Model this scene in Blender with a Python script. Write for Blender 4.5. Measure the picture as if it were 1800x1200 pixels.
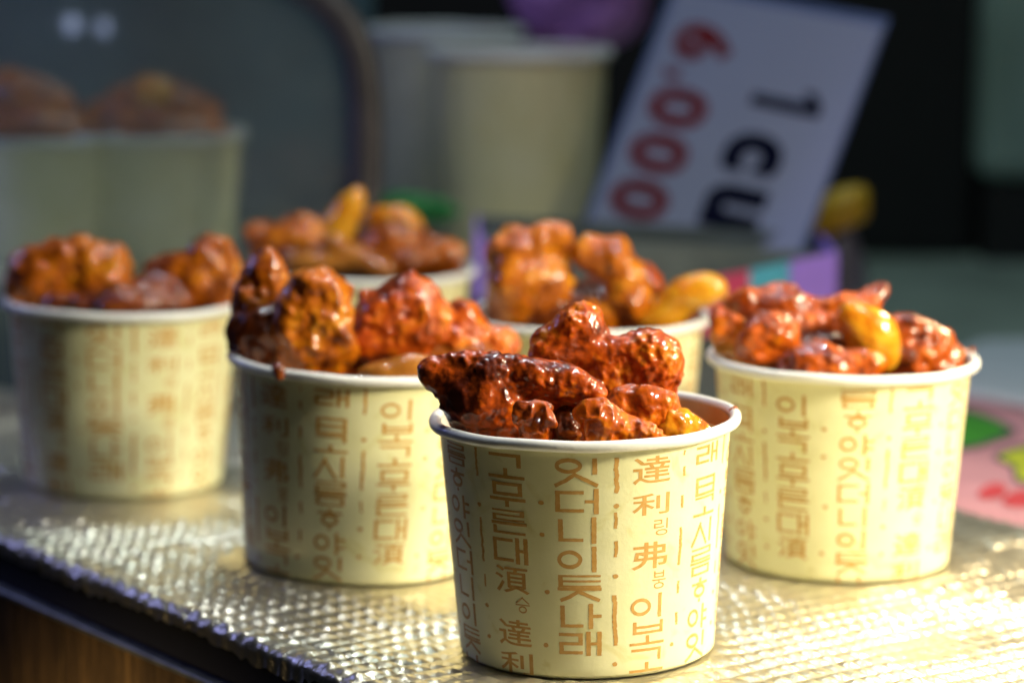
import bpy, bmesh, math, random
import numpy as np
from mathutils import Matrix, Vector

random.seed(7)
rng = np.random.default_rng(11)
for o in list(bpy.data.objects):
    bpy.data.objects.remove(o)
SC = bpy.context.scene
COL = SC.collection
rad = math.radians

# ---------------------------------------------------------------- camera
F_PX, PITCH, ROLL, CAM_H = 5110.0, 0.159, 0.0091, 0.2452
fw = np.array([0, math.cos(PITCH), -math.sin(PITCH)])
rt0 = np.array([1.0, 0, 0]); up0 = np.cross(rt0, fw)
cR, sR = math.cos(ROLL), math.sin(ROLL)
camR = cR * rt0 + sR * up0
camU = -sR * rt0 + cR * up0
cam = bpy.data.cameras.new('camera')
cam.sensor_width = 36.0
cam.lens = F_PX / 1800 * 36.0
cam.clip_start = 0.02; cam.clip_end = 50
cam.dof.use_dof = True
cam.dof.focus_distance = 0.885
cam.dof.aperture_fstop = 6.3
cam.dof.aperture_blades = 0
cam_o = bpy.data.objects.new('camera', cam); COL.objects.link(cam_o)
M = Matrix(((camR[0], camU[0], -fw[0], 0), (camR[1], camU[1], -fw[1], 0), (camR[2], camU[2], -fw[2], CAM_H), (0, 0, 0, 1)))
cam_o.matrix_world = M
SC.camera = cam_o
CAM = np.array([0, 0, CAM_H])

# ---------------------------------------------------------------- world, lamps, exposure
W = bpy.data.worlds.new('World'); SC.world = W; W.use_nodes = True
W.node_tree.nodes['Background'].inputs[0].default_value = (0.62, 0.72, 0.80, 1)
W.node_tree.nodes['Background'].inputs[1].default_value = 0.005
SC.view_settings.view_transform = 'Standard'
SC.view_settings.look = 'None'
SC.view_settings.exposure = 0.18
SC.view_settings.gamma = 1.0

def area(name, loc, target, sx, sy, power, col, spread=180):
    l = bpy.data.lights.new(name, 'AREA'); l.shape = 'RECTANGLE'; l.size = sx; l.size_y = sy
    l.energy = power; l.color = col; l.spread = rad(spread)
    o = bpy.data.objects.new(name, l); COL.objects.link(o)
    o.location = loc
    o.rotation_euler = (Vector(target) - Vector(loc)).to_track_quat('-Z', 'Y').to_euler()
    return o
# warm stall lamp to the right, its pool of light on the near right of the mat
area('warm_stall_lamp', (0.60, 0.74, 0.40), (0.10, 0.95, 0.0), 0.16, 0.12, 1.45, (1.0, 0.89, 0.62), 66)
def spot(name, loc, target, size, power, col, radius):
    l = bpy.data.lights.new(name, 'SPOT'); l.energy = power; l.color = col; l.spot_size = rad(size); l.spot_blend = 1.0; l.shadow_soft_size = radius
    o = bpy.data.objects.new(name, l); COL.objects.link(o); o.location = loc
    o.rotation_euler = (Vector(target) - Vector(loc)).to_track_quat('-Z', 'Y').to_euler()
spot('warm_spot', (0.42, 1.26, 0.36), (0.17, 0.86, 0.0), 42, 17.0, (1.0, 0.80, 0.48), 0.03)
# cool white lamps over the counter: a strip and two bulbs
for i_, (bx_, by_) in enumerate(((-0.16, 1.00), (-0.05, 1.10), (0.05, 0.96), (0.14, 1.08), (0.24, 0.98))):
    area('cool_strip_bulb', (bx_, by_, 0.60), (bx_ * 0.6, 1.0, 0.0), 0.010, 0.010, 0.12, (0.84, 0.92, 1.0), 130)
area('cool_bulb', (0.24, 0.74, 0.55), (0.05, 0.95, 0.0), 0.02, 0.02, 0.30, (0.90, 0.94, 1.0), 110)
area('cool_bulb', (-0.06, 1.22, 0.55), (0.0, 1.05, 0.0), 0.02, 0.02, 0.14, (0.88, 0.94, 1.0), 110)
# blue violet neon on the left
area('blue_neon', (-0.46, 1.26, 0.24), (-0.22, 1.34, 0.08), 0.03, 0.25, 0.34, (0.34, 0.38, 1.0))
# added spot that brightens the counter front; no real lamp stands there
spot('front_fill_spot', (-0.41, 0.76, -0.10), (-0.13, 0.97, -0.14), 46, 4.5, (1.0, 0.74, 0.40), 0.03)
# added dim fill that lifts the back of the stall, no real fitting
area('back_fill', (0.10, 1.55, 0.85), (0.10, 1.58, 0.0), 0.5, 0.05, 1.1, (0.72, 0.95, 0.98), 150)

# ---------------------------------------------------------------- helpers
def ray(x, y):
    u, v = x - 900.0, y - 600.0
    return fw * F_PX + camR * u - camU * v
def atz(x, y, z=0.0):
    r = ray(x, y); return CAM + r * ((z - CAM_H) / r[2])
def aty(x, y, Y):
    r = ray(x, y); return CAM + r * (Y / r[1])

def link(o, parent=None):
    COL.objects.link(o)
    if parent is not None: o.parent = parent
    return o
def tag(o, label=None, cat=None, group=None, kind=None):
    if label: o['label'] = label
    if cat: o['category'] = cat
    if group: o['group'] = group
    if kind: o['kind'] = kind
    return o
def mesh_obj(name, verts, faces, mat, parent=None, smooth=True):
    me = bpy.data.meshes.new(name)
    if isinstance(verts, np.ndarray): verts = verts.tolist()
    me.from_pydata(verts, [], faces if not isinstance(faces, np.ndarray) else faces.tolist())
    me.materials.append(mat)
    if smooth: me.polygons.foreach_set('use_smooth', [True] * len(me.polygons))
    me.update()
    return link(bpy.data.objects.new(name, me), parent)
def fast_mesh(name, V, Q, mat, parent=None):
    me = bpy.data.meshes.new(name)
    me.vertices.add(len(V)); me.vertices.foreach_set('co', np.asarray(V, np.float32).ravel())
    me.loops.add(Q.size); me.loops.foreach_set('vertex_index', Q.astype(np.int32).ravel())
    me.polygons.add(len(Q)); me.polygons.foreach_set('loop_start', np.arange(0, Q.size, 4, dtype=np.int32))
    me.polygons.foreach_set('loop_total', np.full(len(Q), 4, np.int32))
    me.polygons.foreach_set('use_smooth', np.ones(len(Q), bool))
    me.materials.append(mat); me.update(calc_edges=True); me.validate()
    return link(bpy.data.objects.new(name, me), parent)
def empty(name, loc=(0, 0, 0), rot=(0, 0, 0)):
    o = bpy.data.objects.new(name, None); COL.objects.link(o)
    o.empty_display_size = 0.01; o.location = loc; o.rotation_euler = rot
    return o
def lathe(name, prof, mat, parent=None, seg=128, closed=False):
    n = len(prof); a = np.linspace(0, 2 * np.pi, seg, endpoint=False)
    P = np.array(prof)
    V = np.stack([np.outer(np.cos(a), P[:, 0]), np.outer(np.sin(a), P[:, 0]), np.outer(np.ones(seg), P[:, 1])], -1).reshape(-1, 3)
    Q = []
    for i in range(seg):
        j = (i + 1) % seg
        for k in range(n if closed else n - 1):
            l = (k + 1) % n
            Q.append((i * n + k, j * n + k, j * n + l, i * n + l))
    return mesh_obj(name, V, Q, mat, parent)
def box_verts(x0, x1, y0, y1, z0, z1):
    return [(x0,y0,z0),(x1,y0,z0),(x1,y1,z0),(x0,y1,z0),(x0,y0,z1),(x1,y0,z1),(x1,y1,z1),(x0,y1,z1)]
BOXF = [(0,3,2,1),(4,5,6,7),(0,1,5,4),(1,2,6,5),(2,3,7,6),(3,0,4,7)]
def bevel(o, w=0.001, n=3):
    m = o.modifiers.new('bevel', 'BEVEL'); m.width = w; m.segments = n; m.limit_method = 'ANGLE'
    return o
def prism(name, pts, z0, z1, mat, parent=None):
    n = len(pts)
    V = [(p[0], p[1], z0) for p in pts] + [(p[0], p[1], z1) for p in pts]
    Fc = [tuple(reversed(range(n))), tuple(range(n, 2 * n))] + [(i, (i + 1) % n, n + (i + 1) % n, n + i) for i in range(n)]
    return mesh_obj(name, V, Fc, mat, parent, smooth=False)

# vectorised noise ------------------------------------------------
def _hash(ix, iy, iz, s):
    h = (ix.astype(np.int64) * 374761393 + iy.astype(np.int64) * 668265263 + iz.astype(np.int64) * 2147483647 + s * 1274126177) & 0xffffffff
    h = ((h ^ (h >> 13)) * 1274126177) & 0xffffffff
    h = ((h ^ (h >> 16)) * 2246822519) & 0xffffffff
    return ((h ^ (h >> 15)) & 0xffffff) / float(0xffffff)
def vnoise(P, s=0):
    I = np.floor(P); f = P - I; I = I.astype(np.int64); u = f * f * f * (f * (f * 6 - 15) + 10)
    r = 0
    for dx in (0, 1):
        wx = u[:, 0] if dx else 1 - u[:, 0]
        for dy in (0, 1):
            wy = u[:, 1] if dy else 1 - u[:, 1]
            for dz in (0, 1):
                wz = u[:, 2] if dz else 1 - u[:, 2]
                r = r + wx * wy * wz * _hash(I[:, 0] + dx, I[:, 1] + dy, I[:, 2] + dz, s)
    return r * 2 - 1
def worley(P, s=0):
    I = np.floor(P).astype(np.int64); best = np.full(len(P), 9.0)
    for dx in (-1, 0, 1):
        for dy in (-1, 0, 1):
            for dz in (-1, 0, 1):
                a, b, c = I[:, 0] + dx, I[:, 1] + dy, I[:, 2] + dz
                q = np.stack([a + _hash(a, b, c, s), b + _hash(a, b, c, s + 1), c + _hash(a, b, c, s + 2)], -1) - P
                best = np.minimum(best, (q * q).sum(1))
    return np.sqrt(best)

# ---------------------------------------------------------------- materials
def newmat(name):
    m = bpy.data.materials.new(name); m.use_nodes = True
    return m, m.node_tree, m.node_tree.nodes['Principled BSDF']
def nd(t, kind, **kw):
    n = t.nodes.new(kind)
    for k, v in kw.items():
        if k in n.inputs.keys(): n.inputs[k].default_value = v
        else: setattr(n, k, v)
    return n
def ramp(t, stops):
    r = t.nodes.new('ShaderNodeValToRGB'); e = r.color_ramp.elements
    while len(e) < len(stops): e.new(0.5)
    for i, (p, c) in enumerate(stops):
        e[i].position = p; e[i].color = (*c, 1)
    return r
def plain(name, col, rough=0.6, metal=0.0, noise=0.12, scale=60, bump=0.0, bscale=200, coat=0.0):
    m, t, b = newmat(name); L = t.links
    tc = nd(t, 'ShaderNodeTexCoord')
    n = nd(t, 'ShaderNodeTexNoise', Scale=scale, Detail=5.0); L.new(tc.outputs['Object'], n.inputs['Vector'])
    r = ramp(t, [(0.3, tuple(c * (1 - noise) for c in col)), (0.7, tuple(min(1, c * (1 + noise)) for c in col))])
    L.new(n.outputs['Fac'], r.inputs[0]); L.new(r.outputs[0], b.inputs['Base Color'])
    b.inputs['Roughness'].default_value = rough; b.inputs['Metallic'].default_value = metal
    b.inputs['Coat Weight'].default_value = coat; b.inputs['Coat Roughness'].default_value = 0.1
    if bump:
        n2 = nd(t, 'ShaderNodeTexNoise', Scale=bscale, Detail=4.0); L.new(tc.outputs['Object'], n2.inputs['Vector'])
        bp = nd(t, 'ShaderNodeBump', Strength=bump, Distance=0.0006); L.new(n2.outputs['Fac'], bp.inputs['Height']); L.new(bp.outputs[0], b.inputs['Normal'])
    return m

def paper_mat():
    m, t, b = newmat('cream_paper'); L = t.links
    tc = nd(t, 'ShaderNodeTexCoord')
    n = nd(t, 'ShaderNodeTexNoise', Scale=45.0, Detail=6.0, Roughness=0.6); L.new(tc.outputs['Object'], n.inputs['Vector'])
    r = ramp(t, [(0.25, (0.76, 0.735, 0.41)), (0.55, (0.82, 0.80, 0.49)), (0.8, (0.85, 0.83, 0.55))])
    L.new(n.outputs['Fac'], r.inputs[0])
    # faint grease blotches
    n3 = nd(t, 'ShaderNodeTexNoise', Scale=70.0, Detail=3.0, Distortion=1.5); L.new(tc.outputs['Object'], n3.inputs['Vector'])
    g = ramp(t, [(0.60, (1, 1, 1)), (0.72, (0.90, 0.87, 0.70))]); L.new(n3.outputs['Fac'], g.inputs[0])
    mx = nd(t, 'ShaderNodeMix', data_type='RGBA', blend_type='MULTIPLY'); mx.inputs[0].default_value = 1.0
    L.new(r.outputs[0], mx.inputs[6]); L.new(g.outputs[0], mx.inputs[7]); L.new(mx.outputs[2], b.inputs['Base Color'])
    b.inputs['Roughness'].default_value = 0.42
    b.inputs['Coat Weight'].default_value = 0.25; b.inputs['Coat Roughness'].default_value = 0.25
    n2 = nd(t, 'ShaderNodeTexNoise', Scale=900.0, Detail=3.0); L.new(tc.outputs['Object'], n2.inputs['Vector'])
    n4 = nd(t, 'ShaderNodeTexNoise', Scale=60.0, Detail=2.0); L.new(tc.outputs['Object'], n4.inputs['Vector'])
    ad = nd(t, 'ShaderNodeMath', operation='MULTIPLY_ADD'); ad.inputs[1].default_value = 4.0
    L.new(n4.outputs['Fac'], ad.inputs[0]); L.new(n2.outputs['Fac'], ad.inputs[2])
    bp = nd(t, 'ShaderNodeBump', Strength=0.25, Distance=0.0002); L.new(ad.outputs[0], bp.inputs['Height']); L.new(bp.outputs[0], b.inputs['Normal'])
    return m
def ink_mat():
    m, t, b = newmat('ochre_ink'); L = t.links
    tc = nd(t, 'ShaderNodeTexCoord')
    n = nd(t, 'ShaderNodeTexNoise', Scale=500.0, Detail=4.0); L.new(tc.outputs['Object'], n.inputs['Vector'])
    r = ramp(t, [(0.3, (0.54, 0.28, 0.055)), (0.7, (0.64, 0.37, 0.11))])
    L.new(n.outputs['Fac'], r.inputs[0]); L.new(r.outputs[0], b.inputs['Base Color']); b.inputs['Roughness'].default_value = 0.5
    return m
def lining_mat():
    # white coated paper with an orange sauce smear that climbs the wall on one side
    m, t, b = newmat('stained_lining'); L = t.links
    tc = nd(t, 'ShaderNodeTexCoord'); sp = nd(t, 'ShaderNodeSeparateXYZ'); L.new(tc.outputs['Object'], sp.inputs[0])
    n = nd(t, 'ShaderNodeTexNoise', Scale=70.0, Detail=5.0); L.new(tc.outputs['Object'], n.inputs['Vector'])
    a = nd(t, 'ShaderNodeMath', operation='MULTIPLY_ADD'); a.inputs[1].default_value = 0.022; L.new(n.outputs['Fac'], a.inputs[0]); L.new(sp.outputs['Z'], a.inputs[2])
    a2 = nd(t, 'ShaderNodeMath', operation='MULTIPLY_ADD'); a2.inputs[1].default_value = -0.32; L.new(sp.outputs['X'], a2.inputs[0]); L.new(a.outputs[0], a2.inputs[2])
    r = ramp(t, [(0.0, (0.42, 0.13, 0.015)), (0.35, (0.55, 0.21, 0.03)), (0.52, (0.66, 0.36, 0.10)), (0.6, (0.78, 0.76, 0.66))])
    mr = nd(t, 'ShaderNodeMapRange'); mr.inputs[1].default_value = 0.055; mr.inputs[2].default_value = 0.095
    L.new(a2.outputs[0], mr.inputs[0]); L.new(mr.outputs[0], r.inputs[0]); L.new(r.outputs[0], b.inputs['Base Color'])
    b.inputs['Roughness'].default_value = 0.3
    return m
def glaze_mat(name, dark, mid, light, sss=0.06, bump=0.62, scale=1.0, rough=0.42):
    m, t, b = newmat(name); L = t.links
    tc = nd(t, 'ShaderNodeTexCoord'); oi = nd(t, 'ShaderNodeObjectInfo')
    n = nd(t, 'ShaderNodeTexNoise', Scale=85.0 * scale, Detail=6.0, Roughness=0.62, Distortion=0.6); L.new(tc.outputs['Object'], n.inputs['Vector'])
    ad = nd(t, 'ShaderNodeMath', operation='MULTIPLY_ADD'); ad.inputs[1].default_value = 0.14; L.new(oi.outputs['Random'], ad.inputs[0]); L.new(n.outputs['Fac'], ad.inputs[2])
    nf = nd(t, 'ShaderNodeTexNoise', Scale=380.0 * scale, Detail=3.0); L.new(tc.outputs['Object'], nf.inputs['Vector'])
    a3 = nd(t, 'ShaderNodeMath', operation='MULTIPLY_ADD'); a3.inputs[1].default_value = 0.30; L.new(nf.outputs['Fac'], a3.inputs[0]); L.new(ad.outputs[0], a3.inputs[2])
    r = ramp(t, [(0.57, dark), (0.76, mid), (0.97, light)])
    L.new(a3.outputs[0], r.inputs[0]); L.new(r.outputs[0], b.inputs['Base Color'])
    b.inputs['Roughness'].default_value = rough
    b.inputs['Subsurface Weight'].default_value = sss
    b.inputs['Subsurface Radius'].default_value = (1.0, 0.35, 0.1); b.inputs['Subsurface Scale'].default_value = 0.002
    b.inputs['Specular IOR Level'].default_value = 0.25
    b.inputs['Coat Weight'].default_value = 0.8; b.inputs['Coat Roughness'].default_value = 0.07; b.inputs['Coat IOR'].default_value = 1.5
    n1 = nd(t, 'ShaderNodeTexNoise', Scale=300.0 * scale, Detail=1.5, Roughness=0.45); L.new(tc.outputs['Object'], n1.inputs['Vector'])
    v = nd(t, 'ShaderNodeTexVoronoi', Scale=430.0 * scale, feature='SMOOTH_F1'); L.new(tc.outputs['Object'], v.inputs['Vector'])
    mm = nd(t, 'ShaderNodeMath', operation='MULTIPLY_ADD'); mm.inputs[1].default_value = -0.5; L.new(v.outputs['Distance'], mm.inputs[0]); L.new(n1.outputs['Fac'], mm.inputs[2])
    nk = nd(t, 'ShaderNodeTexNoise', Scale=75.0, Detail=2.0); L.new(tc.outputs['Object'], nk.inputs['Vector'])
    mk = nd(t, 'ShaderNodeMapRange'); mk.inputs[1].default_value = 0.40; mk.inputs[2].default_value = 0.62; mk.inputs[3].default_value = 0.12 * bump; mk.inputs[4].default_value = bump * 1.15
    L.new(nk.outputs['Fac'], mk.inputs[0])
    bp = nd(t, 'ShaderNodeBump', Distance=0.0018); L.new(mm.outputs[0], bp.inputs['Height']); L.new(mk.outputs[0], bp.inputs['Strength'])
    L.new(bp.outputs[0], b.inputs['Normal']); L.new(bp.outputs[0], b.inputs['Coat Normal'])
    return m
def foil_mat():
    m, t, b = newmat('foil_film'); L = t.links
    tc = nd(t, 'ShaderNodeTexCoord')
    n = nd(t, 'ShaderNodeTexNoise', Scale=40.0, Detail=5.0); L.new(tc.outputs['Object'], n.inputs['Vector'])
    r = ramp(t, [(0.3, (0.60, 0.54, 0.41)), (0.7, (0.78, 0.72, 0.58))]); L.new(n.outputs['Fac'], r.inputs[0]); L.new(r.outputs[0], b.inputs['Base Color'])
    b.inputs['Metallic'].default_value = 0.85; b.inputs['Roughness'].default_value = 0.33
    b.inputs['Coat Weight'].default_value = 0.5; b.inputs['Coat Roughness'].default_value = 0.08
    n1 = nd(t, 'ShaderNodeTexNoise', Scale=300.0, Detail=2.0, Roughness=0.5, Distortion=0.8); L.new(tc.outputs['Object'], n1.inputs['Vector'])
    bp = nd(t, 'ShaderNodeBump', Strength=0.45, Distance=0.0009); L.new(n1.outputs['Fac'], bp.inputs['Height'])
    L.new(bp.outputs[0], b.inputs['Normal']); L.new(bp.outputs[0], b.inputs['Coat Normal'])
    return m
def wood_mat():
    m, t, b = newmat('brown_board'); L = t.links
    tc = nd(t, 'ShaderNodeTexCoord'); mp = nd(t, 'ShaderNodeMapping'); mp.inputs['Scale'].default_value = (1, 1, 0.12)
    L.new(tc.outputs['Object'], mp.inputs[0])
    n = nd(t, 'ShaderNodeTexNoise', Scale=120.0, Detail=7.0, Roughness=0.68, Distortion=1.6); L.new(mp.outputs[0], n.inputs['Vector'])
    r = ramp(t, [(0.35, (0.07, 0.042, 0.016)), (0.56, (0.17, 0.10, 0.034)), (0.70, (0.46, 0.26, 0.08))]); L.new(n.outputs['Fac'], r.inputs[0]); L.new(r.outputs[0], b.inputs['Base Color'])
    b.inputs['Roughness'].default_value = 0.5
    return m

PAPER, INK, LINING = paper_mat(), ink_mat(), lining_mat()
RIM = plain('white_rim_paper', (0.80, 0.80, 0.77), 0.38, noise=0.04, coat=0.2, bump=0.15, bscale=500)
CHICK = glaze_mat('red_brown_glaze', (0.080, 0.009, 0.0005), (0.47, 0.068, 0.0015), (0.76, 0.22, 0.006))
CHICK2 = glaze_mat('orange_brown_glaze', (0.12, 0.018, 0.0008), (0.50, 0.120, 0.002), (0.76, 0.31, 0.010))
CHICK4 = glaze_mat('red_orange_glaze', (0.12, 0.015, 0.0006), (0.53, 0.092, 0.002), (0.78, 0.26, 0.008))
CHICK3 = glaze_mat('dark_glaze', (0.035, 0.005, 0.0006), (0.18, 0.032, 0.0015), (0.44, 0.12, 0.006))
GOLD = glaze_mat('golden_glaze', (0.46, 0.09, 0.003), (0.70, 0.29, 0.012), (0.82, 0.48, 0.04), sss=0.15, bump=0.25, scale=0.9, rough=0.25)
TAN = glaze_mat('tan_sauce_glaze', (0.28, 0.085, 0.010), (0.48, 0.19, 0.028), (0.62, 0.34, 0.07), sss=0.15, bump=0.2, scale=0.4, rough=0.28)
SAUCE = glaze_mat('thick_sauce', (0.10, 0.018, 0.002), (0.26, 0.055, 0.005), (0.42, 0.12, 0.012), bump=0.3)
FOIL, WOOD = foil_mat(), wood_mat()
BLACK = plain('shade_black', (0.006, 0.006, 0.007), 0.7)  # black put in for shade: under the mat edge and behind the sign
STRIP = plain('worn_steel', (0.36, 0.38, 0.36), 0.45, 0.7, noise=0.3, scale=120, bump=0.3)
COUNTER = plain('green_grey_counter', (0.26, 0.32, 0.27), 0.5, noise=0.25, scale=14)

# ---------------------------------------------------------------- counter and mat
E_ANG = rad(-53.4)
e1 = np.array([math.cos(E_ANG), math.sin(E_ANG)]); e2 = np.array([-e1[1], e1[0]])
O2 = np.array([-0.191, 1.061])
def st(s, t): return O2 + e1 * s + e2 * t
def inv_st(p): d = np.array(p[:2]) - O2; return d @ e1, d @ e2

counter = prism('counter', [st(-0.7, 0.004), st(0.9, 0.004), st(0.9, 1.25), st(-0.7, 1.25)], -0.024, -0.0045, COUNTER)
tag(counter, kind='structure')
fascia = empty('counter_front', (0, 0, 0))
tag(fascia, 'brown board counter front with steel lip below the black gap', 'counter front')
def slab(name, s0, s1, t0, t1, z0, z1, mat, parent):
    c = [st(s0, t0), st(s1, t0), st(s1, t1), st(s0, t1)]
    return prism(name, c, z0, z1, mat, parent)
slab('gap_shadow_band', -0.7, 0.9, 0.002, 0.0038, -0.0245, -0.0046, BLACK, fascia)  # dark strip standing in for the shadow below the mat edge
# the lip line in view: solve z on the plane t = -0.004
def on_plane_t(x, y, t):
    r = ray(x, y); n = e2
    k = (np.dot(O2, n) + t - np.dot(CAM[:2], n)) / np.dot(r[:2], n)
    return CAM + r * k
zl = 0.5 * (on_plane_t(0, 1035, -0.002)[2] + on_plane_t(380, 1200, -0.002)[2])
bevel(slab('steel_lip', -0.7, 0.9, -0.003, 0.0045, zl - 0.0022, zl, STRIP, fascia), 0.0006)
ss = [-0.7, -0.21, 0.0155, 0.052, 0.16, 0.9]
for a, b in zip(ss[:-1], ss[1:]):
    bevel(slab('board', a + 0.0006, b - 0.0006, -0.0015, 0.004, zl - 0.30, zl - 0.0023, WOOD, fascia), 0.0005)

# cups: (x, y, lean about the view axis in degrees (+ = to the right), turn of the print, scale)
CUPS = dict(front=(0.025, 0.9089, -1.3, 0, 1.012), left=(-0.0555, 1.0248, 2.2, 0, 1.0), right=(0.1189, 1.0345, 0.3, 0, 1.0),
            farleft=(-0.158, 1.1622, 0.8, 0, 1.0), backleft=(-0.0655, 1.262, 0.5, 0, 1.0), backright=(0.0290, 1.130, 0.0, 0, 1.0))
H, RO, RB, BR = 0.0754, 0.049, 0.0402, 0.0018
RT = RO - 2 * BR + 0.0004          # wall radius at the top
def r_out(z): return RB + (RT - RB) * z / (H - 0.002)
CUPM = {}
for k, (x, y, lean, turn, sc) in CUPS.items():
    CUPM[k] = Matrix.Translation((x, y, 0.0006)) @ Matrix.Rotation(rad(lean), 4, 'Y') @ Matrix.Scale(sc, 4)

def build_mat():
    s = np.arange(-0.46, 0.44, 0.00078); t = np.concatenate([np.arange(-0.0062, 0.335, 0.0008)])
    S, T = np.meshgrid(s, t, indexing='ij')
    sh = S.shape; S = S.ravel(); T = T.ravel()
    P3 = np.stack([S, T, 0 * S], -1)
    wob = 0.0026 * vnoise(np.stack([S * 45, 0 * S, 0 * S], -1), 3) + 0.0008 * vnoise(np.stack([S * 260, 0 * S, 0 * S], -1), 4)
    # pillow cells
    a, b = 0.0086, 0.0056
    ws = S + 0.0008 * vnoise(P3 * 40, 5); wt = T + 0.0006 * vnoise(P3 * 50, 6)
    row = np.floor(ws / a)
    wt2 = wt
    cs = (ws / a) % 1; ct = (wt2 / b) % 1
    amp = (0.65 + 0.35 * _hash(row, np.floor(wt2 / b), 0 * row, 9)) * np.clip(0.9 + 0.5 * vnoise(P3 * 35, 14), 0.6, 1.2)
    z = 0.0020 * amp * (np.sin(np.pi * cs) ** 0.8) * (0.45 + 0.55 * np.sin(np.pi * ct) ** 0.8)
    z += 0.0009 * vnoise(P3 * 22, 1) + 0.00016 * vnoise(P3 * 170, 2) + 0.00007 * vnoise(P3 * 520, 8)
    cr = np.abs(vnoise(P3 * np.array([9, 26, 1]) + 3, 15)); z -= 0.0016 * np.clip(1 - cr / 0.05, 0, 1) * np.clip(vnoise(P3 * 14, 16) * 3, 0, 1)
    q0 = np.array(inv_st(atz(1640, 1036))); q1 = np.array(inv_st(atz(1712, 1044))); dq = q1 - q0
    uq = np.clip(((S - q0[0]) * dq[0] + (T - q0[1]) * dq[1]) / (dq @ dq), 0, 1)
    dd = np.hypot(S - q0[0] - uq * dq[0], T - q0[1] - uq * dq[1]); z += 0.0022 * np.exp(-(dd / 0.0045) ** 2) - 0.0040 * np.exp(-(dd / 0.0012) ** 2)
    z += -0.0013
    # pressed flat at the near edge and rolled over it
    tt = T + wob
    edge = np.clip((tt - 0.0) / 0.012, 0, 1)
    z = z * (0.7 + 0.3 * edge) + (1 - edge) * 0.0007 * vnoise(P3 * 330, 12)
    R = 0.0048
    roll = np.clip((R - tt) / R, 0, None)
    th = np.clip(roll, 0, math.pi / 2)
    tpos = np.where(tt < R, R - R * np.sin(th), tt)
    zdrop = np.where(tt < R, R * (1 - np.cos(th)), 0)
    zdrop += np.where(roll > math.pi / 2, (roll - math.pi / 2) * R, 0)
    zdrop *= 0.8
    XY = O2[None] + np.outer(S, e1) + np.outer(tpos - wob * 0.5, e2)
    Z = z - zdrop
    # lie flat under the cups
    for k, m in CUPM.items():
        x, y, lean = CUPS[k][0], CUPS[k][1], CUPS[k][2]
        d = np.hypot(XY[:, 0] - x, XY[:, 1] - y)
        pl = 0.0003 - (XY[:, 0] - x) * math.tan(rad(lean))
        w = np.clip((RB + 0.012 - d) / 0.012, 0, 1); w = w * w * (3 - 2 * w)
        Z = Z * (1 - w) + np.minimum(Z, 9) * 0 * w + (pl - 0.0001 - 0.0004 * (1 - np.clip(w, 0, 1)) + 0.4 * (z - z.mean()) * (w < 0.97)) * w
    V = np.column_stack([XY, Z])
    ni, nj = sh; I, J = np.meshgrid(np.arange(ni - 1), np.arange(nj - 1), indexing='ij'); k = (I * nj + J).ravel()
    Q = np.stack([k, k + nj, k + nj + 1, k + 1], -1)
    return fast_mesh('foil_mat', V, Q, FOIL)
matob = tag(build_mat(), 'crinkled silver foil mat with quilted bumps under the paper cups', 'foil mat')

# printed table cloth behind the mat
PINK = plain('pink_cloth', (0.66, 0.30, 0.33), 0.75, noise=0.1, scale=30, bump=0.2, bscale=900)
GREENP = plain('green_print', (0.05, 0.30, 0.02), 0.7, noise=0.2)
LIMEP = plain('lime_print', (0.52, 0.56, 0.03), 0.7, noise=0.15)
REDP = plain('red_print', (0.62, 0.06, 0.07), 0.7, noise=0.15)
LINEP = plain('grey_outline_print', (0.09, 0.07, 0.10), 0.7)
cloth = empty('table_cloth', tuple(atz(1740, 800)))
tag(cloth, 'pink printed cloth with green and yellow leaves behind the foil mat', 'table cloth')
def under(o, parent):
    o.parent = parent; o.matrix_parent_inverse = Matrix.Translation(-Vector(parent.location)); return o
cb = prism('cloth_sheet', [st(-0.35, 0.30), st(0.55, 0.29), st(0.55, 0.54), st(0.02, 0.54), st(-0.35, 0.43)], -0.0040, -0.0024, PINK); under(cb, cloth)
def blob_print(name, pts, mat, z):
    # closed smooth outline through pixel points
    P = np.array([atz(x, y, z)[:2] for x, y in pts]); n = len(P); out = []
    for i in range(n):
        p0, p1, p2, p3 = P[i - 1], P[i], P[(i + 1) % n], P[(i + 2) % n]
        for u in np.linspace(0, 1, 6, endpoint=False):
            out.append(0.5 * ((2 * p1) + (-p0 + p2) * u + (2 * p0 - 5 * p1 + 4 * p2 - p3) * u * u + (-p0 + 3 * p1 - 3 * p2 + p3) * u ** 3))
    o = mesh_obj(name, [(q[0], q[1], z) for q in out], [tuple(range(len(out)))], mat, smooth=False)
    return under(o, cloth)
blob_print('leaf_outline', [(1640, 735), (1690, 718), (1735, 728), (1785, 755), (1770, 772), (1700, 790), (1650, 780)], LINEP, -0.00215)
blob_print('leaf_print', [(1640, 740), (1690, 724), (1732, 733), (1774, 755), (1760, 765), (1700, 784), (1650, 775)], GREENP, -0.0019)
blob_print('leaf_outline', [(1746, 803), (1775, 786), (1830, 780), (1850, 815), (1830, 852), (1784, 845), (1778, 822)], LINEP, -0.00215)
blob_print('leaf_print', [(1757, 804), (1780, 792), (1830, 786), (1845, 815), (1830, 846), (1790, 840), (1785, 818)], LIMEP, -0.0019)
blob_print('petal_print', [(1718, 868), (1740, 850), (1766, 852), (1765, 870), (1735, 876)], REDP, -0.0019)
blob_print('petal_print', [(1762, 882), (1785, 862), (1830, 864), (1830, 882), (1790, 890)], REDP, -0.0019)
blob_print('leaf_print', [(1225, 690), (1262, 640), (1275, 650), (1268, 720), (1240, 740)], GREENP, -0.0019)
WHITEP = plain('white_plastic', (0.72, 0.76, 0.82), 0.35, noise=0.04)
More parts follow.
